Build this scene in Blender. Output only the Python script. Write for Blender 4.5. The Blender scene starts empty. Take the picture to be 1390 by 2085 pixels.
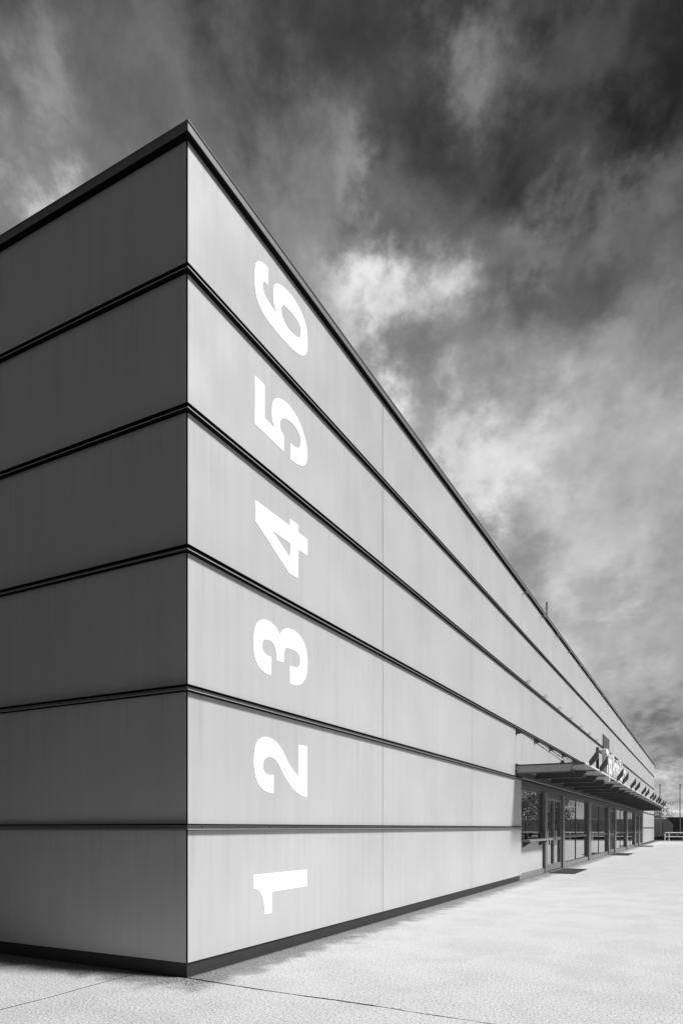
import bpy, math, random
from mathutils import Vector, Matrix, noise
random.seed(7)
SC = bpy.context.scene
COL = SC.collection

# ------------------------------------------------------------------ camera
TH = math.radians(27.74)
CAM = Vector((4.820, -5.650, 1.6))
FWD = Vector((-math.sin(TH), math.cos(TH), 0)); RGT = Vector((math.cos(TH), math.sin(TH), 0))
cd = bpy.data.cameras.new('camera'); cam = bpy.data.objects.new('camera', cd); COL.objects.link(cam)
cam.location = CAM; cam.rotation_euler = (math.pi / 2, 0, TH)
cd.sensor_fit = 'HORIZONTAL'; cd.sensor_width = 24; cd.lens = 24          # a 24 mm shift lens held level
cd.shift_y = 0.463; cd.clip_start = 0.05; cd.clip_end = 3000
SC.camera = cam

# ------------------------------------------------------------------ sun, exposure
EXPO = 0.30
SUN_EL, SUN_AZ = math.radians(47), math.radians(16)                        # azimuth from +X towards +Y
sd = bpy.data.lights.new('sun', 'SUN'); sun = bpy.data.objects.new('sun', sd); COL.objects.link(sun)
sd.energy = 5.0; sd.angle = math.radians(13); sd.color = (1, 1, 1)
to_sun = Vector((math.cos(SUN_EL) * math.cos(SUN_AZ), math.cos(SUN_EL) * math.sin(SUN_AZ), math.sin(SUN_EL)))
sun.rotation_euler = to_sun.to_track_quat('Z', 'Y').to_euler(); sun.location = (20, 0, 30)
vs = SC.view_settings
vs.view_transform = 'Standard'; vs.look = 'None'; vs.exposure = EXPO; vs.gamma = 1
vs.use_curve_mapping = False

# ------------------------------------------------------------------ world: a black-and-white cloudy sky
W = bpy.data.worlds.new('World'); SC.world = W; W.use_nodes = True
nt = W.node_tree; nt.nodes.clear()
def N(t, **k):
    n = nt.nodes.new(t)
    for a, b in k.items(): setattr(n, a, b)
    return n
def L(a, b): nt.links.new(a, b)
def val(sock_or_num, inp):
    if isinstance(sock_or_num, (int, float)): inp.default_value = sock_or_num
    else: L(sock_or_num, inp)
def M(op, a, b=0.0, c=None, clamp=False):
    n = N('ShaderNodeMath', operation=op, use_clamp=clamp)
    val(a, n.inputs[0]); val(b, n.inputs[1])
    if c is not None: val(c, n.inputs[2])
    return n.outputs[0]
def VM(op, a, b):
    n = N('ShaderNodeVectorMath', operation=op)
    for s, i in ((a, 0), (b, 1)):
        if hasattr(s, 'node'): L(s, n.inputs[i])
        else: n.inputs[i].default_value = s
    return n.outputs['Value'] if op == 'DOT_PRODUCT' else n.outputs['Vector']
out = N('ShaderNodeOutputWorld'); bg = N('ShaderNodeBackground')
L(bg.outputs[0], out.inputs[0]); bg.inputs['Strength'].default_value = 0.1
tc = N('ShaderNodeTexCoord'); D = tc.outputs['Generated']
sp = N('ShaderNodeSeparateXYZ'); L(D, sp.inputs[0])
zc = M('MAXIMUM', sp.outputs['Z'], 0.0)
# cloud sheet: the direction projected on a flat layer, drawn out along the wind
wind = math.radians(24)
wf = (-math.sin(wind), math.cos(wind), 0); wr = (math.cos(wind), math.sin(wind), 0)
inv = M('DIVIDE', 1.0, M('ADD', zc, 0.34))
ca = M('MULTIPLY', VM('DOT_PRODUCT', D, wr), inv)
cb = M('MULTIPLY', VM('DOT_PRODUCT', D, wf), inv)
def sheet(sx, sy, off):
    c = N('ShaderNodeCombineXYZ')
    L(M('MULTIPLY_ADD', ca, sx, off), c.inputs[0]); L(M('MULTIPLY_ADD', cb, sy, off * 1.7), c.inputs[1])
    c.inputs[2].default_value = off * 0.37
    return c.outputs[0]
def fbm(vec, scale, detail, rough, dist=0.0):
    n = N('ShaderNodeTexNoise'); n.inputs['Scale'].default_value = scale; n.inputs['Detail'].default_value = detail
    n.inputs['Roughness'].default_value = rough; n.inputs['Distortion'].default_value = dist
    L(vec, n.inputs['Vector']); return n
n_wisp = fbm(sheet(5.2, 2.8, 3.1), 1.0, 10, 0.6, 0.4).outputs['Fac']
n_mass = fbm(sheet(1.5, 0.8, 8.3), 1.0, 5, 0.5, 0.3).outputs['Fac']
n_puff = fbm(VM('MULTIPLY', D, (9.0, 9.0, 6.0)), 1.0, 10, 0.58, 0.2).outputs['Fac']
n_curl = fbm(VM('MULTIPLY', D, (21.0, 21.0, 17.0)), 1.0, 9, 0.62, 0.15).outputs['Fac']
# warp the direction a little so that the big cloud masses get torn edges
wv = fbm(sheet(7.0, 5.4, 5.7), 1.0, 9, 0.62).outputs['Color']
dw = VM('ADD', D, VM('MULTIPLY', VM('SUBTRACT', wv, (.5, .5, .5)), (.30, .30, .30)))
dn = N('ShaderNodeVectorMath', operation='NORMALIZE'); L(dw, dn.inputs[0]); DW = dn.outputs['Vector']
def direction(az, el):      # degrees: azimuth from +Y towards +X
    a, e = math.radians(az), math.radians(el)
    return (math.sin(a) * math.cos(e), math.cos(a) * math.cos(e), math.sin(e))
# cloud masses of this sky: azimuth, elevation, radius (degrees), lightness added
MASSES = [
    (-21.4, 32.6, 8.0, +0.170),
    (-50.9, 40.4, 8.0, +0.239),
    (-4.2, 20.1, 8.0, +0.226),
    (-26.7, 35.9, 2.6, +0.385),
    (-17.7, 49.6, 1.6, +0.285),
    (-13.4, 26.2, 2.6, +0.137),
    (-33.3, 42.6, 2.6, +0.180),
    (-1.5, 1.0, 1.6, +0.218),
    (-1.8, 6.1, 1.6, -0.123),
    (-22.6, 37.4, 1.6, +0.319),
    (-53.6, 39.1, 1.6, +0.326),
    (-2.5, 30.0, 4.5, +0.182),
    (-25.5, 43.2, 1.6, +0.275),
    (-23.4, 39.9, 1.6, -0.169),
    (-19.4, 29.8, 1.6, +0.225),
    (-11.5, 40.9, 1.6, +0.071),
    (-19.4, 37.2, 1.6, +0.167),
    (-39.7, 49.0, 1.6, +0.094),
    (-17.3, 25.9, 1.6, +0.186),
    (-53.6, 44.3, 1.6, +0.162),
    (-10.7, 47.9, 1.6, +0.038),
    (-1.5, 39.7, 1.6, +0.105),
    (-1.5, 43.8, 2.6, -0.066),
    (-15.4, 28.9, 1.6, +0.114),
    (-13.4, 44.0, 1.6, -0.078),
    (-6.0, 40.2, 1.6, +0.136),
    (-6.0, 42.8, 1.6, -0.115),
    (-6.0, 16.9, 1.6, -0.059),
    (-11.5, 28.5, 2.6, +0.144),
    (-53.6, 41.3, 1.6, -0.112),
    (-30.0, 39.7, 1.6, +0.064),
    (-38.5, 45.2, 1.6, +0.049),
    (-2.5, 15.8, 2.6, -0.044),
    (-13.0, 37.3, 1.6, -0.079),
    (-6.0, 36.2, 1.6, -0.070),
    (-2.5, 30.0, 1.6, -0.104),
    (-23.4, 43.8, 1.6, -0.141),
    (-1.3, 4.3, 1.6, -0.075),
    (-7.0, 46.9, 1.6, +0.060),
    (-9.6, 18.4, 1.6, +0.059),
    (-21.4, 41.5, 1.6, +0.066),
    (-13.8, 48.5, 1.6, +0.073),
    (-13.4, 40.1, 1.6, +0.110),
    (-49.1, 43.9, 1.6, -0.050),
    (-11.5, 22.0, 1.6, +0.049),
    (-6.0, 12.7, 1.6, +0.040),
]
acc = None
for az, el, rad, amp in MASSES:
    k = 1.0 / math.radians(rad) ** 2
    e = M('EXPONENT', M('MULTIPLY', M('SUBTRACT', VM('DOT_PRODUCT', DW, direction(az, el)), 1.0), k))
    acc = M('MULTIPLY', e, amp) if acc is None else M('MULTIPLY_ADD', e, amp, acc)
# lightness falls from the horizon to the zenith everywhere
base = M('SUBTRACT', 0.68, M('MULTIPLY', M('POWER', M('MINIMUM', M('DIVIDE', zc, 0.72), 1.0), 0.9), 0.50))
v1 = M('ADD', M('ADD', base, acc), M('MULTIPLY', M('SUBTRACT', n_wisp, 0.5), 0.20))
v2 = M('ADD', v1, M('MULTIPLY', M('SUBTRACT', n_mass, 0.5), 0.08))
v2b = M('ADD', M('ADD', v2, 0.025), M('MULTIPLY', M('SUBTRACT', n_puff, 0.5), 0.34))
v2b = M('ADD', v2b, M('MULTIPLY', M('MULTIPLY', M('SUBTRACT', n_curl, 0.5), 0.17), M('MAXIMUM', v2b, 0.1)))   # curdled texture, strongest in the bright cloud
v3 = M('POWER', M('MINIMUM', M('MAXIMUM', v2b, 0.15), 0.92), 2.2)
sky = N('ShaderNodeTexSky', sky_type='NISHITA', sun_disc=False)
sky.sun_elevation = SUN_EL; sky.sun_rotation = math.pi / 2 - SUN_AZ
bw = N('ShaderNodeRGBToBW'); L(sky.outputs[0], bw.inputs[0])
clear = M('MULTIPLY', bw.outputs[0], 0.015)                                # the clear air behind, as through a red filter
L(M('MULTIPLY_ADD', v3, 10.0 / 2 ** EXPO, clear), bg.inputs['Color'])

# ------------------------------------------------------------------ materials (the photograph is black and white: greys only)
def new_mat(name):
    m = bpy.data.materials.new(name); m.use_nodes = True
    return m, m.node_tree.nodes, m.node_tree.links, m.node_tree.nodes['Principled BSDF']
def grey(v): return (v, v, v, 1)
def plain(name, v, rough=0.5, metal=0.0, var=0.12, scale=6.0, bump=0.0):
    m, nd, lk, b = new_mat(name)
    g = nd.new('ShaderNodeNewGeometry'); n = nd.new('ShaderNodeTexNoise')
    n.inputs['Scale'].default_value = scale; n.inputs['Detail'].default_value = 5; n.inputs['Roughness'].default_value = .6
    lk.new(g.outputs['Position'], n.inputs['Vector'])
    r = nd.new('ShaderNodeMapRange'); r.inputs[1].default_value = .25; r.inputs[2].default_value = .75
    r.inputs[3].default_value = v * (1 - var); r.inputs[4].default_value = v * (1 + var)
    lk.new(n.outputs['Fac'], r.inputs[0]); lk.new(r.outputs[0], b.inputs['Base Color'])
    b.inputs['Roughness'].default_value = rough; b.inputs['Metallic'].default_value = metal
    if bump:
        bp = nd.new('ShaderNodeBump'); bp.inputs['Strength'].default_value = bump; bp.inputs['Distance'].default_value = .01
        lk.new(n.outputs['Fac'], bp.inputs['Height']); lk.new(bp.outputs[0], b.inputs['Normal'])
    return m

def panel_material():
    """brushed, lightly soiled metal facade sheet: soft clouds and faint rain streaks"""
    m, nd, lk, b = new_mat('facade_sheet')
    g = nd.new('ShaderNodeNewGeometry')
    def noise_at(scale_vec, scale, detail, rough):
        mp = nd.new('ShaderNodeMapping'); mp.inputs['Scale'].default_value = scale_vec
        lk.new(g.outputs['Position'], mp.inputs['Vector'])
        n = nd.new('ShaderNodeTexNoise'); n.inputs['Scale'].default_value = scale
        n.inputs['Detail'].default_value = detail; n.inputs['Roughness'].default_value = rough
        lk.new(mp.outputs[0], n.inputs['Vector']); return n.outputs['Fac']
    def mr(s, a, b_, lo, hi):
        r = nd.new('ShaderNodeMapRange'); lk.new(s, r.inputs[0])
        for i, v in enumerate((a, b_, lo, hi)): r.inputs[i + 1].default_value = v
        return r.outputs[0]
    def mul(a, c):
        x = nd.new('ShaderNodeMath'); x.operation = 'MULTIPLY'; lk.new(a, x.inputs[0]); lk.new(c, x.inputs[1]); return x.outputs[0]
    cloud = mr(noise_at((1, 1, 1), .55, 3, .5), .3, .7, .95, 1.05)
    streak = mr(noise_at((7, 7, .22), 1, 4, .6), .3, .75, 1.035, .955)
    fine = mr(noise_at((26, 26, .8), 1, 3, .6), .3, .7, 1.012, .988)
    grain = mr(noise_at((1, 1, 1), 90, 2, .5), .3, .7, .985, 1.015)
    # rain runs that start under each rail, and a slight tone change from sheet to sheet
    sx = nd.new('ShaderNodeSeparateXYZ'); lk.new(g.outputs['Position'], sx.inputs[0])
    def mth(o, a, c_):
        x = nd.new('ShaderNodeMath'); x.operation = o; lk.new(a, x.inputs[0]); x.inputs[1].default_value = c_; return x.outputs[0]
    h = mth('FRACT', mth('DIVIDE', mth('SUBTRACT', sx.outputs['Z'], .135), 1.4785), 0.0)      # 0 at the foot of a row, 1 under the rail
    top = mr(h, .35, 1.0, 0.0, 1.0)
    run = mr(noise_at((16, 16, .5), 1, 4, .65), .52, .72, 0.0, .16)
    runs = nd.new('ShaderNodeMath'); runs.operation = 'SUBTRACT'; runs.inputs[0].default_value = 1.0; lk.new(mul(run, top), runs.inputs[1])
    oi = nd.new('ShaderNodeObjectInfo'); tone = mr(oi.outputs['Random'], 0, 1, .975, 1.025)
    f = mul(mul(mul(cloud, streak), mul(fine, grain)), mul(runs.outputs[0], tone))
    k = nd.new('ShaderNodeMath'); k.operation = 'MULTIPLY'; k.inputs[1].default_value = PANEL; lk.new(f, k.inputs[0])
    lk.new(k.outputs[0], b.inputs['Base Color'])
    b.inputs['Metallic'].default_value = .18
    lk.new(mr(noise_at((1, 1, 1), 1.3, 3, .5), .3, .7, .32, .42), b.inputs['Roughness'])
    return m
PANEL = .47

def concrete_material(name, v=.56):
    """pale exposed-aggregate concrete: dark and light grains, worn patches, dirt washed up along the walls"""
    m, nd, lk, b = new_mat(name)
    g = nd.new('ShaderNodeNewGeometry'); P = g.outputs['Position']
    def noise_(scale, detail, rough, dist=0.0):
        n = nd.new('ShaderNodeTexNoise'); n.inputs['Scale'].default_value = scale; n.inputs['Detail'].default_value = detail
        n.inputs['Roughness'].default_value = rough; n.inputs['Distortion'].default_value = dist
        lk.new(P, n.inputs['Vector']); return n.outputs['Fac']
    def mr(s, a, b_, lo, hi):
        r = nd.new('ShaderNodeMapRange'); lk.new(s, r.inputs[0]); r.interpolation_type = 'SMOOTHSTEP'
        for i, x in enumerate((a, b_, lo, hi)): r.inputs[i + 1].default_value = x
        return r.outputs[0]
    def op(o, a, c):
        x = nd.new('ShaderNodeMath'); x.operation = o
        for s, i in ((a, 0), (c, 1)):
            if isinstance(s, (int, float)): x.inputs[i].default_value = s
            else: lk.new(s, x.inputs[i])
        return x.outputs[0]
    grain = mr(noise_(48, 5, .9), .37, .60, .34, 1.15)
    pits = mr(noise_(40, 2, .6), .29, .36, .08, 1.0)
    worn = mr(noise_(1.1, 5, .6, .4), .34, .60, .93, 1.03)
    # dirt washed up along the foot of both walls
    s = nd.new('ShaderNodeSeparateXYZ'); lk.new(P, s.inputs[0])
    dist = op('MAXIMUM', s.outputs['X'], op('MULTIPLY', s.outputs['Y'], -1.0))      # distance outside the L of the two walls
    edge = op('ADD', dist, op('MULTIPLY', op('SUBTRACT', noise_(2.3, 5, .65, .3), .5), 1.0))
    dirt = op('MULTIPLY', mr(edge, .20, .60, 1.0, 0.0), mr(noise_(50, 4, .85), .40, .58, 1.0, .30))
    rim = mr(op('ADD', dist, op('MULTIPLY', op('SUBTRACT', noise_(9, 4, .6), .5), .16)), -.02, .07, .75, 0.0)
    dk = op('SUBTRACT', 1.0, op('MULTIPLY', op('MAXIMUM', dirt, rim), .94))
    col = op('MULTIPLY', op('MULTIPLY', op('MULTIPLY', grain, pits), op('MULTIPLY', worn, dk)), v)
    lk.new(col, b.inputs['Base Color']); b.inputs['Roughness'].default_value = .9
    b.inputs['Specular IOR Level'].default_value = .2
    bp = nd.new('ShaderNodeBump'); bp.inputs['Strength'].default_value = .5; bp.inputs['Distance'].default_value = .004
    lk.new(op('MULTIPLY', grain, pits), bp.inputs['Height']); lk.new(bp.outputs[0], b.inputs['Normal'])
    return m

def glass_material():
    m = bpy.data.materials.new('window_glass'); m.use_nodes = True
    nd, lk = m.node_tree.nodes, m.node_tree.links; nd.clear()
    o = nd.new('ShaderNodeOutputMaterial'); mx = nd.new('ShaderNodeMixShader')
    t = nd.new('ShaderNodeBsdfTransparent'); t.inputs[0].default_value = grey(.42)
    gl = nd.new('ShaderNodeBsdfGlossy'); gl.inputs['Roughness'].default_value = .012; gl.inputs[0].default_value = grey(.95)
    fr = nd.new('ShaderNodeFresnel'); fr.inputs[0].default_value = 2.5
    g = nd.new('ShaderNodeNewGeometry'); k = nd.new('ShaderNodeMath'); k.operation = 'SUBTRACT'; k.use_clamp = True   # only the outer skin mirrors
    c2 = nd.new('ShaderNodeMath'); c2.operation = 'MULTIPLY_ADD'; c2.inputs[1].default_value = .6; c2.inputs[2].default_value = .4   # sun-coated glass
    lk.new(fr.outputs[0], c2.inputs[0]); lk.new(c2.outputs[0], k.inputs[0]); lk.new(g.outputs['Backfacing'], k.inputs[1]); lk.new(k.outputs[0], mx.inputs[0]); lk.new(t.outputs[0], mx.inputs[1]); lk.new(gl.outputs[0], mx.inputs[2])
    lk.new(mx.outputs[0], o.inputs[0]); return m

def leaf_material(name, v):
    m, nd, lk, b = new_mat(name)
    g = nd.new('ShaderNodeNewGeometry'); r = nd.new('ShaderNodeMapRange')
    r.inputs[3].default_value = v * .55; r.inputs[4].default_value = v * 1.4
    lk.new(g.outputs['Random Per Island'], r.inputs[0]); lk.new(r.outputs[0], b.inputs['Base Color'])
    b.inputs['Roughness'].default_value = .6
    return m

def dull(m):
    m.node_tree.nodes['Principled BSDF'].inputs['Specular IOR Level'].default_value = .05; return m
MAT = dict(
    panel=panel_material(), rail=plain('rail_metal', .36, .42, .55, .08), cap=plain('roof_edge_metal', .14, .5, .2, .06),
    railblack=dull(plain('shade_black', .008, .9)), core=plain('dark_wall', .03, .9), plinth=plain('plinth_coating', .022, .55, 0, .18, 9),
    white=plain('white_film', .93, .45, 0, .01), frame=plain('frame_metal', .075, .4, .4, .1),
    post=plain('post_paint', .17, .5, .2, .1), dark=plain('dark_paint', .06, .5, 0, .15), black=plain('black_rubber', .018, .8),
    beam=plain('beam_paint', .065, .5, .2, .1), sheet=plain('canopy_sheet', .26, .45, .3, .15, 3), blade=plain('blade_steel', .075, .55, .2, .15),
    sign=plain('sign_face', .85, .4, 0, .02), sign_side=plain('sign_return', .6, .45, 0, .05),
    conc=concrete_material('pale_concrete'), bed=plain('joint_dirt', .035, .95, 0, .3, 30), asphalt=plain('asphalt', .045, .9, 0, .2, 20),
    wallc=plain('wall_concrete', .62, .9, 0, .25, 1.5), steel=plain('galvanised', .28, .4, .5), pale=plain('white_paint', .85, .45, 0, .03),
    wire=plain('fence_wire', .05, .6), hedge=leaf_material('hedge_leaf', .05), blossom=leaf_material('pale_leaf', .75), leaf=leaf_material('tree_leaf', .5),
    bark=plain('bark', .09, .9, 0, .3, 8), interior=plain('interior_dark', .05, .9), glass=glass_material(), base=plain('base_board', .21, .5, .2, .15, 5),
    infill=plain('infill_panel', .50, .45, .3, .06, 2), tower=plain('tower_render', .55, .9), roofing=plain('roof_felt', .15, .9), screw=plain('screw_head', .05, .5, .5),
)

# ------------------------------------------------------------------ mesh helpers
class MB:
    def __init__(s): s.v, s.f, s.mi = [], [], []
    def add(s, vs_, fs, mi=0):
        o = len(s.v); s.v += [tuple(p) for p in vs_]; s.f += [tuple(i + o for i in q) for q in fs]; s.mi += [mi] * len(fs); return s
    def box(s, x0, x1, y0, y1, z0, z1, mi=0):
        p = [(x, y, z) for x in (x0, x1) for y in (y0, y1) for z in (z0, z1)]
        return s.add(p, [(0, 1, 3, 2), (4, 6, 7, 5), (0, 4, 5, 1), (2, 3, 7, 6), (0, 2, 6, 4), (1, 5, 7, 3)], mi)
    def bbox(s, x0, x1, y0, y1, z0, z1, b=.004, mi=0):
        """box with the corners of its outline chamfered (in the plane across its thinnest side) is overkill: chamfer all edges"""
        pts = []; fs = []
        X, Y, Z = (x0, x1), (y0, y1), (z0, z1)
        for i in range(2):
            for j in range(2):
                for k in range(2):
                    sx, sy, sz = 1 - 2 * i, 1 - 2 * j, 1 - 2 * k
                    pts += [(X[i], Y[j] + sy * b, Z[k] + sz * b), (X[i] + sx * b, Y[j], Z[k] + sz * b), (X[i] + sx * b, Y[j] + sy * b, Z[k])]
        ix = lambda i, j, k, a: (i * 4 + j * 2 + k) * 3 + a
        for i in range(2): fs.append((ix(i, 0, 0, 0), ix(i, 1, 0, 0), ix(i, 1, 1, 0), ix(i, 0, 1, 0)))
        for j in range(2): fs.append((ix(0, j, 0, 1), ix(1, j, 0, 1), ix(1, j, 1, 1), ix(0, j, 1, 1)))
        for k in range(2): fs.append((ix(0, 0, k, 2), ix(1, 0, k, 2), ix(1, 1, k, 2), ix(0, 1, k, 2)))
        for i in range(2):
            for j in range(2): fs.append((ix(i, j, 0, 0), ix(i, j, 1, 0), ix(i, j, 1, 1), ix(i, j, 0, 1)))
            for k in range(2): fs.append((ix(i, 0, k, 0), ix(i, 1, k, 0), ix(i, 1, k, 2), ix(i, 0, k, 2)))
        for j in range(2):
            for k in range(2): fs.append((ix(0, j, k, 1), ix(1, j, k, 1), ix(1, j, k, 2), ix(0, j, k, 2)))
        for i in range(2):
            for j in range(2):
                for k in range(2): fs.append((ix(i, j, k, 0), ix(i, j, k, 1), ix(i, j, k, 2)))
        return s.add(pts, fs, mi)
    def prism_y(s, prof, y0, y1, mi=0):                     # profile in (x, z)
        n = len(prof); p = [(x, y0, z) for x, z in prof] + [(x, y1, z) for x, z in prof]
        fs = [(i, (i + 1) % n, n + (i + 1) % n, n + i) for i in range(n)] + [tuple(range(n)), tuple(range(2 * n - 1, n - 1, -1))]
        return s.add(p, fs, mi)
    def tube(s, pts, rad, seg=8, mi=0):
        pts = [Vector(p) for p in pts]; rr = rad if isinstance(rad, (list, tuple)) else [rad] * len(pts)
        o = []; n = len(pts)
        for i, p in enumerate(pts):
            t = (pts[min(i + 1, n - 1)] - pts[max(i - 1, 0)]).normalized()
            a = t.cross(Vector((0, 0, 1)) if abs(t.z) < .9 else Vector((1, 0, 0))).normalized(); b = t.cross(a)
            for k in range(seg):
                q = 2 * math.pi * k / seg; o.append(p + (a * math.cos(q) + b * math.sin(q)) * rr[i])
        fs = [(i * seg + k, i * seg + (k + 1) % seg, (i + 1) * seg + (k + 1) % seg, (i + 1) * seg + k) for i in range(n - 1) for k in range(seg)]
        fs += [tuple(range(seg)), tuple((n - 1) * seg + k for k in range(seg))]
        return s.add(o, fs, mi)
    def mesh(s, name, mats):
        me = bpy.data.meshes.new(name); me.from_pydata(s.v, [], s.f)
        for m in (mats if isinstance(mats, (list, tuple)) else [mats]): me.materials.append(MAT[m] if isinstance(m, str) else m)
        me.polygons.foreach_set('material_index', s.mi)
        import bmesh
        bm = bmesh.new(); bm.from_mesh(me); bmesh.ops.recalc_face_normals(bm, faces=bm.faces); bm.to_mesh(me); bm.free()
        me.update(); return me
    def build(s, name, mats, parent=None, loc=None):
        return link(name, s.mesh(name, mats), parent, loc)
def link(name, me, parent=None, loc=None):
    o = bpy.data.objects.new(name, me); COL.objects.link(o)
    if parent is not None: o.parent = parent
    if loc is not None: o.location = loc
    return o
def empty(name, loc=(0, 0, 0)): return link(name, None, None, loc)
def tag(o, label=None, cat=None, group=None, kind=None):
    if label: o['label'] = label
    if cat: o['category'] = cat
    if group: o['group'] = group
    if kind: o['kind'] = kind
    return o
def smooth(me, on=True): me.polygons.foreach_set('use_smooth', [on] * len(me.polygons))

# ------------------------------------------------------------------ ground and pavement
B_END = 81.85                                                # far end of the long wall
gr = MB(); gr.add([(-700, -700, -.06), (700, -700, -.06), (700, 1400, -.06), (-700, 1400, -.06)], [(0, 1, 2, 3)])
tag(gr.build('ground', 'asphalt'), kind='structure')
pv = MB(); pv.box(-3.4, 14.2, -2.3, 84.9, -.055, -.025)  # ends just out of view; unseen dark ground beyond is there to cut bounce light
pave = tag(pv.build('pavement', 'bed'), kind='structure')
def wob(p, q, step=.05, amp=.006, seed=0):
    """points along an edge with the crumbled waver of a broken joint"""
    p, q = Vector(p), Vector(q); d = (q - p); n = max(2, int(d.length / step)); nn = Vector((-d.y, d.x)).normalized(); o = []
    for i in range(n):
        t = i / n; w = p + d * t
        k = noise.noise(Vector((w.x * 2.1, w.y * 2.1, seed))) * amp * 2 + noise.noise(Vector((w.x * 15, w.y * 15, seed + 9))) * amp
        o.append(tuple(w + nn * k))
    return o
J1 = [(.03, .02), (.52, -.020), (1.11, -.066), (1.90, -.070), (3.27, -.150), (6.5, -.27), (14, -.45)]      # broken joint out from the corner
J2 = [(-.655, .3), (-.652, -.26), (-.642, -.70), (-.612, -1.25), (-.622, -1.74), (-.60, -2.15)]  # sawn joint square to the short wall
def along(poly, off, amp, seed):
    o = []
    for p, q in zip(poly, poly[1:]): o += wob(p, q, .035, amp, seed)
    o.append(poly[-1]); return [(x + off[0], y + off[1]) for x, y in o]
def slab(pts):
    n = len(pts); m = MB()
    m.add([(x, y, 0) for x, y in pts] + [(x, y, -.03) for x, y in pts],
          [tuple(range(n))] + [(i, n + i, n + (i + 1) % n, (i + 1) % n) for i in range(n)])
    m.mi = [0] + [1] * n; return m.build('slab', ['conc', 'bed'], pave)
slab([(-3.3, .3)] + [(-3.3, -2.15)] + along(J2, (-.009, 0), .0015, 3)[::-1])
slab(along(J2, (.009, 0), .0015, 5)[::-1][:-12] + [(-.64, .02)] + along(J1, (0, -.015), .010, 7) + [(14, -2.15)])
slab(along(J1, (0, .012), .010, 17) + [(14, 84.7), (-.4, 84.7), (-.4, .03), (.02, .03)])
slab([(-.41, 82.2), (-3.3, 82.2), (-3.3, 84.7), (-.41, 84.7)])

# ------------------------------------------------------------------ the hall
hall = tag(empty('sports_hall'), 'long flat-roofed metal-clad hall with numbered white storey bands', 'building')
RAILS = [1.610, 3.085, 4.563, 6.055, 7.531]                  # centre heights
RH, RP = .032, .052                                          # half height, flange projection
TOP, CAPZ, EAVE = 8.92, 9.012, .065
EY0, EY1 = 15.25, 65.0                                       # the entrance front in rows one and two
LEFT = -31.0
# carcass behind the cladding
c = MB()
c.box(LEFT, -.055, .055, B_END - .05, 3.05, 8.87)
c.box(LEFT, -.055, .055, EY0 - .02, .02, 3.05); c.box(LEFT, -.055, EY1 + .02, B_END - .05, .02, 3.05)
c.box(LEFT, -6.0, EY0 - .02, EY1 + .02, .02, 3.05)
c.build('carcass', 'core', hall)
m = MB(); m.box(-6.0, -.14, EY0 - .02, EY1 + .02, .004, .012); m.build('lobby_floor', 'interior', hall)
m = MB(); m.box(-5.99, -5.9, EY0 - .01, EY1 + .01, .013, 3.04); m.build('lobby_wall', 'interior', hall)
# plinth, set back under the cladding
def sweep(name, prof, mat, parent=hall, y_end=B_END, x_end=LEFT):
    """profile of (outward offset, z) points swept along the long wall, mitred round the corner, along the short wall"""
    n = len(prof); v = []
    for o, z in prof: v += [(o, y_end, z), (o, -o, z), (x_end, -o, z)]
    f = []
    for i in range(n):
        j = (i + 1) % n
        for s_ in (0, 1): f.append((i * 3 + s_, i * 3 + s_ + 1, j * 3 + s_ + 1, j * 3 + s_))
    f += [tuple(i * 3 for i in range(n)), tuple(i * 3 + 2 for i in range(n))]
    m = MB(); m.add(v, f); return m.build(name, mat, parent)
sweep('plinth', [(-.3, -.02), (-.028, -.02), (-.028, .165), (-.3, .165)], 'plinth', y_end=EY0 - .12)
m = MB(); m.box(-.3, -.045, EY1 + .15, B_END, -.02, .175); m.build('plinth', 'plinth', hall)
# cladding panels
SEAMS = [0, 5.035, 10.17, 15.25, 19.25, 24.45, 29.58, 34.68, 39.78, 44.88, 49.98, 55.0, 60.1, 65.0, 70.2, 75.4, B_END]
LSEAMS = [0, -5.1, -10.2, -15.3, -20.4, -25.5, LEFT]
rows = []
zs = [.160] + RAILS + [TOP]
for i in range(6):
    rows.append((zs[i] + (RH - .004 if i else 0), zs[i + 1] - (RH - .004 if i < 5 else 0)))
GAP = .007
pcache = {}
def panel(w, h, axis):
    k = (round(w, 3), round(h, 3), axis)
    if k not in pcache:
        m = MB(); b = .0035
        if axis == 'y': m.bbox(-.04, 0, 0, w, 0, h, b)
        else: m.bbox(-w, 0, 0, .04, 0, h, b)
        pcache[k] = m.mesh('panel', 'panel')
    return pcache[k]
for r, (z0, z1) in enumerate(rows):
    for a, b in zip(SEAMS, SEAMS[1:]):
        if r < 2 and EY0 - .01 <= a < EY1 - .01: continue
        s_ = .012 if a == 0 else GAP
        link('panel', panel(b - a - s_ - GAP, z1 - z0, 'y'), hall, (0, a + s_, z0))
    for a, b in zip(LSEAMS, LSEAMS[1:]):
        s_ = .019 if a == 0 else GAP
        link('panel', panel(a - b - s_ - GAP, z1 - z0, 'x'), hall, (a - s_, 0, z0))
for y in SEAMS[1:-1]:                                        # black joint seals behind the panel seams
    m = MB(); m.box(-.05, -.006, y - GAP + .0005, y + GAP - .0005, .165 if not EY0 - .1 < y < EY1 + .1 else 3.13, TOP - .02); m.build('joint_seal', 'railblack', hall)
# corner angle: thin dark return between the two faces
m = MB(); m.box(-.0185, -.0035, .0035, .0118, .16, TOP - .02); m.build('corner_strip', 'railblack', hall)
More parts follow.
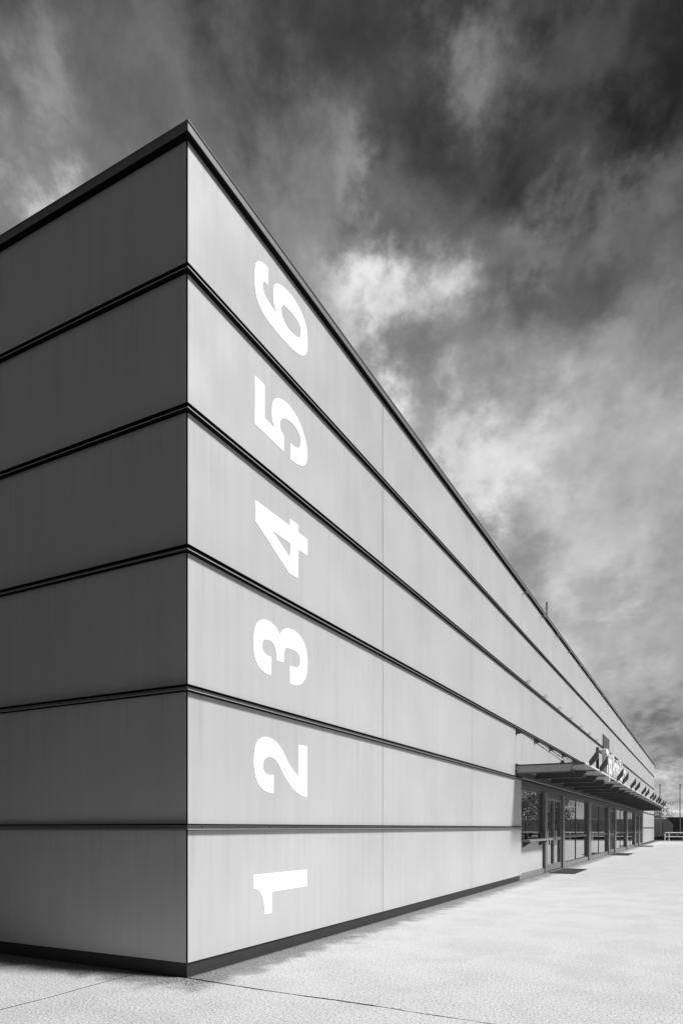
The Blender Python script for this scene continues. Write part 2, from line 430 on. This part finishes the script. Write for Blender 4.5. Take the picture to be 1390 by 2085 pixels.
# channel rails between the rows
def channel(z): return [(-.02, z - RH - .007), (.005, z - RH - .007), (.005, z - RH - .001), (RP, z - RH), (RP, z - RH + .007), (.002, z - RH + .009), (.002, z + RH - .008), (RP * .9, z + RH - .006), (RP * .9, z + RH), (-.02, z + RH)]  # black flanges and the strip below them are painted shade
def web(z): return [(.0, z - RH + .011), (.0045, z - RH + .011), (.0045, z + RH - .014), (.0, z + RH - .014)]
def lip(z): return [(RP + .0005, z - RH + .001), (RP + .004, z - RH - .0005), (RP + .004, z - RH + .011), (RP + .0005, z - RH + .011)]
for i, z in enumerate(RAILS):
    ye = EY0 if i < 2 else B_END                             # the lowest two rails stop at the entrance front
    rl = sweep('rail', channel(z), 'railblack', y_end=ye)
    sweep('web_strip', web(z), 'rail', rl, y_end=ye); sweep('lip', lip(z), 'rail', rl, y_end=ye)
    if i < 2:
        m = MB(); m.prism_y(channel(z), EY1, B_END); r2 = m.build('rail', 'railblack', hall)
        m = MB(); m.prism_y(web(z), EY1, B_END); m.build('web_strip', 'rail', r2)
        m = MB(); m.prism_y(lip(z), EY1, B_END); m.build('lip', 'rail', r2)
    sc = MB()
    y = .24
    while y < (EY0 if i < 2 else 40):
        sc.tube([(.003, y, z), (.011, y, z)], .007, 6); y += .66
    x = -.33
    while x > -12:
        sc.tube([(x, -.003, z), (x, -.011, z)], .007, 6); x -= .82
    tag(sc.build('screw_heads', 'screw', rl), kind='stuff')
# roof edge capping and roof deck
cap = sweep('roof_edge', [(-.4, TOP + .005), (EAVE, TOP + .005), (EAVE, CAPZ), (EAVE + .012, CAPZ + .002), (EAVE + .012, CAPZ + .012), (-.4, CAPZ + .02)], 'cap')
sweep('eave_soffit', [(-.3, TOP - .016), (.006, TOP - .016), (.006, TOP - .010), (EAVE - .003, TOP - .010), (EAVE - .003, TOP + .003), (-.3, TOP + .003)], 'railblack')  # soffit and strip below it coloured black for the shade under the eave
m = MB(); m.box(LEFT, -.35, .35, B_END, 8.88, 8.96); m.build('roof_deck', 'roofing', hall)
m = MB(); m.tube([(-.6, 22.2, 9.0), (-.6, 22.2, 10.3)], .022, 6); m.tube([(-.6, 22.2, 10.28), (-.6, 22.2, 10.6)], .03, 6)
m.build('lightning_rod', 'dark', hall)
# far and rear walls close the volume
m = MB(); m.box(LEFT, -.05, B_END - .048, B_END - .01, .02, 8.87); m.build('end_wall', 'panel', hall)
# clamp rings for lamps under the roof edge and on the fourth rail
def clip_mesh(r):
    m = MB(); m.tube([(0, 0, 0), (.05, 0, -.01)], .012, 6)
    m.tube([(.05 + r - r * math.cos(t), 0, r * math.sin(t) - .01) for t in [k * 2 * math.pi / 10 for k in range(11)]], .011, 5)
    m.tube([(.03, -.07, -.03), (.03, .07, .02)], .010, 5)
    return m.mesh('lamp_clip', 'steel')
cm = clip_mesh(.045)
for k in range(24): link('lamp_clip', cm, hall, (.0, 15.45 + 2.645 * k, 8.79))
for k in range(7): link('lamp_clip', cm, hall, (.02, 15.7 + 2.645 * k, 6.13))
# dark wall plate on the rail
m = MB(); m.bbox(.002, .05, 34.63, 37.38, 6.10, 6.80, .006); m.build('wall_plate', 'dark', hall)

# big numerals up the corner, lying on their backs
NUMERALS = {
    '6': [[(1.518,8.643,1), (1.430,8.635), (1.331,8.597), (1.266,8.522), (1.235,8.424), (1.228,8.322), (1.242,8.194), (1.283,8.098), (1.348,8.038), (1.455,7.997), (1.594,7.982), (1.778,7.977), (1.968,7.980), (2.137,7.996), (2.283,8.029), (2.372,8.067), (2.447,8.134), (2.487,8.220), (2.499,8.322), (2.487,8.439), (2.447,8.539), (2.372,8.613), (2.268,8.659), (2.137,8.684), (2.010,8.686), (1.886,8.666), (1.791,8.632), (1.719,8.592), (1.667,8.534), (1.643,8.460), (1.641,8.372), (1.659,8.284), (1.685,8.244), (1.724,8.219,1), (1.646,8.217), (1.556,8.228), (1.467,8.253), (1.422,8.292), (1.402,8.348), (1.417,8.394), (1.455,8.425), (1.518,8.432,1)],
          [(1.831,8.327), (1.837,8.375), (1.872,8.420), (1.940,8.445), (2.052,8.461), (2.166,8.461), (2.253,8.443), (2.306,8.408), (2.315,8.345), (2.297,8.279), (2.253,8.241), (2.166,8.211), (2.052,8.198), (1.940,8.208), (1.872,8.244), (1.839,8.281)]],
    '5': [[(1.242,7.130,1), (1.447,7.135,1), (1.447,6.721,1), (1.672,6.711,1), (1.625,6.780), (1.607,6.857), (1.615,6.961), (1.646,7.043), (1.698,7.101), (1.764,7.145), (1.858,7.175), (1.968,7.192), (2.095,7.179), (2.224,7.142), (2.342,7.066), (2.426,6.970), (2.478,6.871), (2.493,6.769), (2.478,6.676), (2.432,6.603), (2.357,6.553), (2.253,6.518), (2.152,6.505), (2.058,6.501,1), (2.063,6.711,1), (2.137,6.710), (2.224,6.730), (2.283,6.767), (2.312,6.835), (2.306,6.909), (2.253,6.959), (2.166,6.990), (2.052,6.998), (1.940,6.973), (1.858,6.933), (1.812,6.886), (1.794,6.825), (1.810,6.775), (1.845,6.742), (1.891,6.721,1), (1.888,6.517,1), (1.235,6.539,1)]],
    '4': [[(1.248,5.612,1), (2.050,5.603,1), (2.050,5.699,1), (2.253,5.703,1), (2.253,5.598,1), (2.495,5.595,1), (2.495,5.371,1), (2.253,5.371,1), (2.245,4.979,1), (2.030,4.973,1), (1.248,5.356,1)],
          [(1.610,5.382,1), (2.050,5.380,1), (2.050,5.181,1)]],
    '3': [[(1.793,4.079,1), (1.762,4.127), (1.706,4.166), (1.622,4.197), (1.528,4.209), (1.436,4.198), (1.345,4.162), (1.279,4.106), (1.230,4.024), (1.209,3.930), (1.204,3.841), (1.217,3.743), (1.252,3.662), (1.312,3.598), (1.390,3.557), (1.482,3.537), (1.589,3.535,1), (1.594,3.767,1), (1.516,3.765), (1.447,3.782), (1.406,3.812), (1.393,3.860), (1.402,3.913), (1.431,3.944), (1.482,3.963), (1.563,3.969), (1.634,3.956), (1.682,3.915), (1.708,3.855), (1.720,3.754,1), (1.885,3.760,1), (1.890,3.828), (1.895,3.897), (1.920,3.944), (1.966,3.971), (2.043,3.979), (2.147,3.980), (2.240,3.962), (2.288,3.923), (2.302,3.863), (2.286,3.810), (2.253,3.775), (2.200,3.757), (2.121,3.751), (2.045,3.746,1), (2.043,3.516,1), (2.147,3.517), (2.240,3.528), (2.335,3.566), (2.417,3.632), (2.467,3.713), (2.490,3.818), (2.495,3.919), (2.473,4.029), (2.423,4.117), (2.335,4.188), (2.226,4.231), (2.095,4.244), (1.966,4.224), (1.878,4.184), (1.821,4.133)]],
    '2': [[(2.268,2.727,1), (2.484,2.724,1), (2.484,2.031,1), (2.402,2.031), (2.268,2.061), (2.137,2.115), (2.024,2.185), (1.913,2.274), (1.818,2.371), (1.738,2.445), (1.659,2.488), (1.581,2.498), (1.505,2.486), (1.442,2.455), (1.412,2.410), (1.407,2.367), (1.430,2.313), (1.480,2.281), (1.556,2.268), (1.651,2.271,1), (1.648,2.045,1), (1.543,2.047), (1.442,2.067), (1.343,2.118), (1.271,2.197), (1.230,2.298), (1.216,2.393), (1.223,2.504), (1.251,2.604), (1.307,2.672), (1.392,2.720), (1.492,2.740), (1.594,2.733), (1.698,2.706), (1.804,2.648), (1.886,2.575), (1.982,2.480), (2.095,2.384), (2.268,2.286,1)]],
    '1': [[(1.216,1.025,1), (2.478,1.020,1), (2.478,0.792,1), (1.607,0.787,1), (1.604,0.518,1), (1.447,0.518,1), (1.440,0.607), (1.412,0.708), (1.368,0.782), (1.307,0.832), (1.216,0.861,1)]],
}
def smooth_ring(ring, sub=6):
    n = len(ring); o = []
    for i in range(n):
        p1, p2 = ring[i], ring[(i + 1) % n]; c1, c2 = len(p1) > 2, len(p2) > 2
        a, b = Vector(p1[:2]), Vector(p2[:2])
        if c1 and c2: o.append(tuple(a)); continue
        p0 = Vector(ring[i - 1][:2]) if not c1 else a - (b - a) * .6
        p3 = Vector(ring[(i + 2) % n][:2]) if not c2 else b + (b - a) * .6
        for k in range(sub):
            t = k / sub
            o.append(tuple(.5 * ((2 * a) + (b - p0) * t + (2 * p0 - 5 * a + 4 * b - p3) * t * t + (3 * a - p0 - 3 * b + p3) * t ** 3)))
    return o
def flat_shape(name, rings, depth, mat, parent, xform):
    cu = bpy.data.curves.new(name, 'CURVE'); cu.dimensions = '2D'; cu.fill_mode = 'BOTH'; cu.extrude = depth / 2
    for r in rings:
        s_ = cu.splines.new('POLY'); s_.points.add(len(r) - 1); s_.use_cyclic_u = True
        for p, q in zip(s_.points, r): p.co = (q[0], q[1], 0, 1)
    return bake_curve(cu, name, mat, parent, xform)
def bake_curve(cu, name, mat, parent, xform):
    tmp = bpy.data.objects.new('tmp', cu); COL.objects.link(tmp)
    dg = bpy.context.evaluated_depsgraph_get(); me = bpy.data.meshes.new_from_object(tmp.evaluated_get(dg))
    bpy.data.objects.remove(tmp)
    for v in me.vertices: v.co = xform(v.co)
    me.materials.clear(); me.materials.append(MAT[mat]); me.update()
    return link(name, me, parent)
for k, rings in NUMERALS.items():
    o = flat_shape('numeral', [smooth_ring(r) for r in rings], .004, 'white', hall, lambda c_: Vector((.0025 + c_.z, c_.x, c_.y)))
    o['label'] = f'white numeral {k} lying on its back'

# ------------------------------------------------------------------ entrance front
GX = -.13                                                    # glass line
ZH = 2.86                                                    # head of the glazing
POSTS = [(18.90, 19.27), (22.38, 22.78), (29.55, 30.25), (37.6, 38.3), (41.0, 41.75), (48.7, 49.6), (55.9, 56.7), (59.8, 60.9), (63.9, 65.0)]
m = MB(); m.box(GX - .1, -.01, EY0 + .004, EY1 - .004, ZH, 3.05); m.build('door_header', 'frame', hall)
pm = {}
for a, b in POSTS:
    m = MB(); m.bbox(GX - .06, .0, 0, b - a, .0, ZH, .006); m.build('post', 'post', hall, (0, a, 0))
def glazed(y0, y1, z0, z1, mull, transom, base_h=.17, name='window'):
    """frame with mullions and transom; each pane a sub-part"""
    m = MB(); w = .07; x0, x1 = GX - .03, GX + .03
    m.box(x0, x1, y0, y0 + w, z0, z1); m.box(x0, x1, y1 - w, y1, z0, z1)
    m.box(x0, x1, y0 + w, y1 - w, z1 - w, z1); m.box(x0, x1, y0 + w, y1 - w, z0, z0 + .05)
    ms = [y0 + w] + [y0 + (y1 - y0) * k / (mull + 1) for k in range(1, mull + 1)] + [y1 - w]
    for yy in ms[1:-1]: m.box(x0, x1, yy - .03, yy + .03, z0 + .05, z1 - w)
    for a, b in zip(ms, ms[1:]):
        if transom: m.box(x0 - .002, x1 + .012, a + (.03 if a != ms[0] else 0), b - (.03 if b != ms[-1] else 0), transom - .055, transom + .055)
    fr = m.build(name, 'frame', hall)
    for a, b in zip(ms, ms[1:]):
        for c0, c1 in ([(z0 + .05, transom - .055), (transom + .055, z1 - w)] if transom else [(z0 + .05, z1 - w)]):
            p = MB(); p.box(GX - .006, GX + .006, a, b, c0, c1); p.build('pane', 'glass', fr)
    if base_h:
        p = MB(); p.bbox(GX - .05, GX + .07, y0, y1, .0, base_h, .005); p.build('base_board', 'base', fr)
    return fr
# ticket window with counter and infill panel below
fr = glazed(EY0 + .01, 18.88, 1.26, ZH, 0, 0, 0)
p = MB(); p.bbox(GX - .02, GX + .05, EY0 + .012, 18.75, .18, 1.16, .004); p.build('infill_panel', 'infill', fr)
p = MB(); p.bbox(GX - .05, -.035, EY0 - .11, 18.88, .0, .17, .005); p.build('base_board', 'base', fr)
p = MB(); p.bbox(GX - .05, .26, EY0 + .02, 18.86, 1.17, 1.235, .006); p.build('counter', 'base', fr)
for yy in (EY0 + .5, 18.2): p = MB(); p.prism_y([(GX, 1.168), (.22, 1.168), (GX, .95)], yy, yy + .04); p.build('counter_bracket', 'frame', fr)
# glazed bays
for a, b, n in ((22.79, 29.54, 1), (30.26, 37.59, 1), (41.76, 48.69, 1), (49.61, 55.89, 1)):
    glazed(a, b, .17, ZH, n, 1.24)
# doors: side lights and two leaves with handles
def door(y0, y1):
    d = MB(); w = .09; x0, x1 = GX - .04, GX + .05
    mid = (y0 + y1) / 2
    d.box(x0, x1, y0, y0 + .06, .0, ZH); d.box(x0, x1, y1 - .06, y1, 0, ZH); d.box(x0, x1, y0 + .06, y1 - .06, ZH - .16, ZH)
    dr = d.build('door', 'frame', hall)
    for a, b, hs in ((y0 + .065, mid - .005, 1), (mid + .005, y1 - .065, -1)):
        l = MB(); xx0, xx1 = GX - .025, GX + .065
        l.box(xx0, xx1, a, a + w, .03, ZH - .165); l.box(xx0, xx1, b - w, b, .03, ZH - .165)
        l.box(xx0, xx1, a + w, b - w, ZH - .165 - w, ZH - .165); l.box(xx0, xx1, a + w, b - w, .03, .25); l.box(xx0, xx1, a + w, b - w, 1.13, 1.25)
        l.build('door_leaf', 'post', dr)
        for c0, c1 in ((.25, 1.13), (1.25, ZH - .165 - w)):
            p = MB(); p.box(GX, GX + .012, a + w, b - w, c0, c1); p.build('pane', 'glass', dr)
        yy = (b - .045) if hs > 0 else (a + .045)
        h = MB(); h.tube([(xx1 - .005, yy, .95), (xx1 + .07, yy, .97), (xx1 + .07, yy, 1.5), (xx1 - .005, yy, 1.52)], .02, 6); h.build('handle', 'steel', dr)
for a, b in ((19.28, 22.37), (38.31, 40.99), (56.71, 59.79), (60.91, 63.89)): door(a, b)

# ------------------------------------------------------------------ canopy
CY0, CY1, CX, CZ = 14.50, 64.6, 1.95, 3.415
m = MB(); m.box(.004, CX - .02, CY0, CY1, CZ, CZ + .022)
can = m.build('canopy', 'sheet', hall)
m = MB(); m.box(CX - .018, CX + .012, CY0 - .01, CY1 + .01, CZ - .012, CZ + .035); m.build('front_edge', 'sign_side', can)
m = MB(); m.box(.002, .05, CY0 - .02, CY1 + .02, CZ + .024, CZ + .07); m.build('wall_flashing', 'frame', can)
m = MB(); m.box(.004, .07, CY0 + .1, CY1, 3.13, 3.30); m.build('wall_plate_beam', 'beam', can)
for x in (.72, 1.28):
    m = MB(); m.box(x - .03, x + .03, CY0 + .08, CY1 - .05, CZ - .06, CZ - .003); m.build('purlin', 'beam', can)
bm_ = MB()
bm_.prism_y([(.072, 3.215), (1.52, 3.215), (1.64, CZ - .03), (CX - .025, CZ - .03), (CX - .025, CZ - .003), (.072, CZ - .003)], -.045, .045)
bm_.box(.075, 1.50, -.07, .07, 3.195, 3.213); bme = bm_.mesh('beam', 'beam')
BY = [14.56 + 2.505 * k for k in range(20)] + [64.52]
for y in BY: link('beam', bme, can, (0, y, 0))
m = MB(); m.prism_y([(.05, 3.215), (1.52, 3.215), (1.63, CZ - .006), (.05, CZ - .006)], CY0 - .004, CY0 + .012); m.build('end_fascia', 'steel', can)
# thin dark trim on the near gable edge of the sheet
m = MB(); m.box(.004, CX - .03, CY0 - .012, CY0 - .002, CZ - .004, CZ + .04); m.build('end_trim', 'dark', can)
# tie rods from wall brackets to the sheet
rodm = MB()
A, Bp = Vector((.14, 0, 4.42)), Vector((1.32, 0, CZ + .09))
rodm.tube([A, Bp], .011, 6)
for t in (.38, .52): q = A.lerp(Bp, t); q2 = A.lerp(Bp, t + .035); rodm.tube([q, q2], .022, 6)
rodm.tube([A.lerp(Bp, .40), A.lerp(Bp, .54)], .015, 6)
rme = rodm.mesh('tie_rod', 'dark')
brm = MB(); brm.box(.0, .02, -.05, .05, 4.34, 4.54); brm.prism_y([(.018, 4.36), (.018, 4.52), (.20, 4.42), (.20, 4.385)], -.012, .012); brme = brm.mesh('rod_bracket', 'dark')
ftm = MB(); ftm.prism_y([(1.24, CZ + .024), (1.40, CZ + .024), (1.36, CZ + .12), (1.29, CZ + .12)], -.014, .014); ftme = ftm.mesh('rod_foot', 'dark')
for k in range(20):
    y = 14.57 + 2.505 * k
    link('tie_rod', rme, can, (0, y, 0)); link('rod_bracket', brme, can, (0, y, 0)); link('rod_foot', ftme, can, (0, y, 0))
# pointed blades in pairs along the front edge
blm = MB()
blm.prism_y([(-.035, .0), (.045, -.02), (.2, .16), (.21, .43), (-.045, .075)], -.06, .06)
blm.box(-.045, .03, -.04, .04, -.05, .01)
blme = blm.mesh('blade', 'blade')
for y in (15.3, 17.6, 22.6, 24.7, 28.4, 30.8, 35.0, 37.6, 42.1, 44.6, 48.5, 51.3, 55.8, 59.1):
    link('blade', blme, can, (CX + .04, y, CZ + .045))

# ------------------------------------------------------------------ lettered sign standing on the canopy
sign = tag(empty('lettered_sign', (0, 0, 0)), 'white block-letter sign Tips Arena Linz standing on the canopy front', 'sign')
SX, SZ = 1.885, 3.52
m = MB(); m.box(SX - .20, SX - .09, 19.1, 26.0, 3.46, 3.515); m.box(SX - .30, SX - .24, 19.1, 26.0, 3.47, 3.55)
for y in (19.1, 21.3, 23.6, 25.8): m.box(SX - .30, SX - .10, y, y + .12, 3.44, 3.47)
m.build('sign_rail', 'black', sign)
m = MB()
for y in (19.1, 20.8, 22.5, 24.2, 25.85): m.box(SX - .24, SX - .15, y, y + .09, 3.517, 4.36)
m.box(SX - .23, SX - .17, 19.2, 25.8, 4.25, 4.31)
m.build('sign_frame', 'black', sign)
def letter(ch, height):
    cu = bpy.data.curves.new('letter', 'FONT'); cu.body = ch; cu.size = height / .70; cu.extrude = .085; cu.offset = .028
    tmp = bpy.data.objects.new('tmp', cu); COL.objects.link(tmp); dg = bpy.context.evaluated_depsgraph_get(); dg.update()
    me = bpy.data.meshes.new_from_object(tmp.evaluated_get(dg)); bpy.data.objects.remove(tmp)
    xs = [v.co.x for v in me.vertices]; x0, x1 = min(xs), max(xs)
    for v in me.vertices: v.co = Vector((SX + v.co.z, v.co.x - x0, SZ + v.co.y))
    me.materials.clear(); me.materials.append(MAT['sign']); me.materials.append(MAT['sign_side']); me.update()
    for p in me.polygons: p.material_index = 0 if abs(p.normal.x) > .5 else 1
    o = link('letter', me, sign); o['label'] = f'letter {ch}'
    return o, x1 - x0
for word, wy0, wy1 in (('Tips', 19.2, 20.95), ('Arena', 21.15, 23.5), ('Linz', 23.75, 25.9)):
    parts, y = [], 0.0
    for ch in word: o, w_ = letter(ch, .79); parts.append((o, y, w_)); y += w_ + .07
    k = (wy1 - wy0) / (y - .07)
    for o, yy, w_ in parts:
        for v in o.data.vertices: v.co.y = wy0 + (yy + v.co.y) * k

# ------------------------------------------------------------------ small things at the doors
for lab, (x0, x1, y0, y1) in (('black rubber doormat at the nearest doors', (.10, .98, 18.9, 21.9)), ('black rubber doormat at the middle doors', (.12, 1.15, 36.6, 40.2)),
                              ('black rubber doormat at the farthest doors', (.12, 1.2, 57.0, 60.0))):
    m = MB(); m.bbox(x0, x1, y0, y1, .003, .022, .006)
    r_ = MB()
    o = m.build('doormat', 'black'); tag(o, lab, 'doormat', 'doormats at the hall doors')
    k = x0 + .06
    while k < x1 - .06: r_.box(k, k + .025, y0 + .05, y1 - .05, .0225, .028); k += .06
    tag(r_.build('rib', 'black', o), kind='stuff')
for lab, yy in (('small dark canister on the ticket counter, nearer the wall panel', 15.75), ('small dark canister on the ticket counter, nearer the doors', 17.75)):
    m = MB(); m.tube([(.04, yy, 1.237), (.04, yy, 1.25), (.04, yy, 1.40), (.04, yy, 1.42)], [.05, .055, .055, .03], 10)
    tag(m.build('canister', 'black'), lab, 'canister', 'canisters on the ticket counter')

# ------------------------------------------------------------------ beyond the far end
# white tube railing
rail_o = tag(empty('tube_railing', (1.2, 80.9, 0)), 'white tubular railing at the edge of the pale forecourt', 'railing')
RL = 26.0
m = MB(); m.tube([(0, 0, 0), (0, 0, .92), (.03, 0, 1.01), (.12, 0, 1.05), (RL, 0, 1.05)], .045, 8); m.build('top_rail', 'pale', rail_o)
m = MB(); m.tube([(0.03, 0, .58), (RL, 0, .58)], .04, 8); m.build('middle_rail', 'pale', rail_o)
pmh = MB(); pmh.tube([(0, 0, 0), (0, 0, 1.02)], .042, 8); pme = pmh.mesh('post', 'pale')
for x in [.42] + [2.6 * k for k in range(1, 11)]: link('post', pme, rail_o, (x, 0, 0))
# kerb and hedge strip
m = MB(); m.box(-30, 60, 84.95, 85.15, -.05, .12); tag(m.build('kerb', 'wallc'), kind='structure')
def leaf_cloud(mb, n, gen, size, rnd):
    for _ in range(n):
        p, s = gen(), size * rnd.uniform(.6, 1.4)
        a = Vector((rnd.gauss(0, 1), rnd.gauss(0, 1), rnd.gauss(0, 1))).normalized(); b = a.orthogonal().normalized(); c_ = a.cross(b)
        b, c_ = b * s, c_ * s * .6
        mb.add([p - b, p + c_, p + b, p - c_], [(0, 1, 2, 3)])
rh = random.Random(3)
m = MB(); leaf_cloud(m, 16000, lambda: Vector((rh.uniform(-10, 40), rh.uniform(88.5, 90), max(.02, rh.uniform(.0, .55) * (1 + .35 * math.sin(rh.random() * 6))))), .12, rh)
m.box(-10, 40, 88.8, 89.8, 0, .45)
tag(m.build('hedge', 'hedge'), 'low dark clipped hedge along the foot of the mesh fence', 'hedge')
# concrete boundary wall in cast bays
bw_ = tag(empty('boundary_wall', (0, 104, 0)), 'grey concrete boundary wall behind the mesh fence', 'wall')
wm = MB(); wm.bbox(-2.49, 2.49, -.1, .1, 0, 2.72, .02); wme = wm.mesh('wall_bay', 'wallc'); cm_ = MB(); cm_.bbox(-2.495, 2.495, -.16, .16, 2.722, 2.92, .02); cme = cm_.mesh('coping', 'wallc')
for k in range(-4, 9):
    link('wall_bay', wme, bw_, (k * 5.0, 0, 0)); link('coping', cme, bw_, (k * 5.0, 0, 0))
# mesh fence
fe = tag(empty('mesh_fence', (0, 96, 0)), 'dark wire mesh fence on slim posts before the boundary wall', 'fence')
fp = MB(); fp.bbox(-.04, .04, -.04, .04, 0, 2.3, .006); fpm = fp.mesh('post', 'wire')
for k in range(-5, 15): link('post', fpm, fe, (k * 2.5 + .3, 0, 0))
wr_ = MB()
for k in range(12): z = .15 + .19 * k; wr_.box(-12.2, 35.2, -.008, .008, z, z + .012)
x = -12.2
while x < 35.2: wr_.box(x, x + .008, -.004, .004, .1, 2.28); x += .5
tag(wr_.build('wire_mesh', 'wire', fe), kind='stuff')
# flagpoles
def flagpole(x, y, h, lab):
    o = tag(empty('flagpole', (x, y, 0)), lab, 'flagpole', 'bare flagpoles beyond the forecourt')
    m = MB(); m.tube([(0, 0, .0), (0, 0, h)], [.075, .055], 10); m.build('pole', 'steel', o)
    m = MB(); m.tube([(0, 0, h), (0, 0, h + .12), (0, 0, h + .2)], [.10, .10, .02], 10); m.build('finial', 'dark', o)
    m = MB(); m.tube([(0, 0, 0), (0, 0, .1), (0, 0, .12)], [.2, .18, .1], 12); m.build('foot', 'steel', o)
flagpole(.05, 94.0, 7.2, 'slim bare flagpole rising behind the canopy tip at the hall end')
flagpole(2.42, 94.6, 7.2, 'slim bare flagpole at the right edge of the picture')
# flared dark block behind the fence
fb = tag(empty('flared_block', (1.7, 99.5, 0)), 'dark block flaring out towards its top behind the mesh fence', 'block')
m = MB()
p0 = [(-.3, 0), (.85, 0), (1.0, 2.0), (1.25, 2.95), (-1.1, 2.95), (-.25, 2.1)]
m.prism_y(p0, -.6, .9); m.build('body', 'dark', fb)
m = MB(); m.bbox(-1.15, 1.3, -.66, .96, 2.953, 3.06, .02); m.build('slab_top', 'dark', fb)

# trees
def tree(name, x, y, h, cr, low, leafmat, lab, n, lsize, seed, group=None):
    r = random.Random(seed); o = tag(empty(name, (x, y, 0)), lab, 'tree', group)
    t = MB(); t.tube([(0, 0, 0), (.05, 0, h * .3), (-.05, .05, h * .6), (0, 0, h * .85)], [.16, .12, .08, .03], 8)
    clumps = []
    for k in range(14):
        a = r.uniform(0, 6.283); zz = h * r.uniform(low, .7); e = Vector((math.cos(a) * cr * r.uniform(.5, .95), math.sin(a) * cr * r.uniform(.5, .95), min(h * .97, zz + h * r.uniform(.12, .35))))
        t.tube([(0, 0, zz * .8), Vector((0, 0, zz * .8)).lerp(e, .5) + Vector((0, 0, .1)), e], [.06, .04, .012], 6); clumps.append(e)
    clumps += [Vector((r.gauss(0, cr * .35), r.gauss(0, cr * .35), h * r.uniform(low + .25, 1))) for _ in range(10)]
    t.build('trunk', 'bark', o)
    m = MB()
    def gen():
        c_ = r.choice(clumps); s = cr * .26
        return c_ + Vector((r.gauss(0, s), r.gauss(0, s), r.gauss(0, s * .7)))
    leaf_cloud(m, n, gen, lsize, r); m.build('crown', leafmat, o)
tree('blossom_tree', -.9, 109, 5.2, 1.7, .35, 'blossom', 'small pale-leaved tree above the boundary wall at the hall end', 3200, .13, 5)
G = 'trees mirrored in the ticket window'
for k, (x, y, h, cr, lab) in enumerate(((14.4, 92, 9.0, 3.2, 'leafy tree mirrored at the near side of the ticket window'), (19.4, 95, 9.5, 3.4, 'leafy tree mirrored at the far side of the ticket window'))):
    tree('leafy_tree', x, y, h, cr, .05, 'leaf', lab, 9000, .15, 20 + k, G)
# pale tower mirrored in the third window
tw = tag(empty('bell_tower', (11.4, 128, 0)), 'pale square tower with tall dark openings mirrored in the windows', 'tower')
m = MB(); m.bbox(-1.6, 1.6, -1.6, 1.6, 0, 9.0, .05); m.box(-1.75, 1.75, -1.75, 1.75, 5.6, 5.8); m.build('wall', 'tower', tw)
m = MB(); m.add([(-1.9, -1.9, 9.003), (1.9, -1.9, 9.003), (1.9, 1.9, 9.003), (-1.9, 1.9, 9.003), (0, 0, 11.0)], [(0, 1, 4), (1, 2, 4), (2, 3, 4), (3, 0, 4), (3, 2, 1, 0)]); m.build('roof', 'roofing', tw)
for s_ in (-.75, .75):
    m = MB(); m.box(s_ - .38, s_ + .38, -1.66, -1.602, 6.2, 8.4); m.build('opening', 'dark', tw)
    m = MB(); m.box(-1.66, -1.602, s_ - .38, s_ + .38, 6.2, 8.4); m.build('opening', 'dark', tw)

# added leaf screen, unseen at the left, keeps sky light off the short wall
rw = random.Random(9); m = MB()
def screen_pt():
    x = rw.uniform(-60, -3); t = rw.random()
    hgt = 11.5 + 3 * noise.noise(Vector((x * .25, 0, 3)))
    z = hgt * t; d = 2.2 * math.sqrt(max(.02, 1 - t)) * (1 + .4 * noise.noise(Vector((x * .5, z * .5, 1))))
    return Vector((x, -11.5 + rw.uniform(-d, d), z))
leaf_cloud(m, 26000, screen_pt, .34, rw); m.box(-60, -4, -12.2, -11.2, 0, 9)
tag(m.build('shade_screen', 'hedge'), kind='stuff')
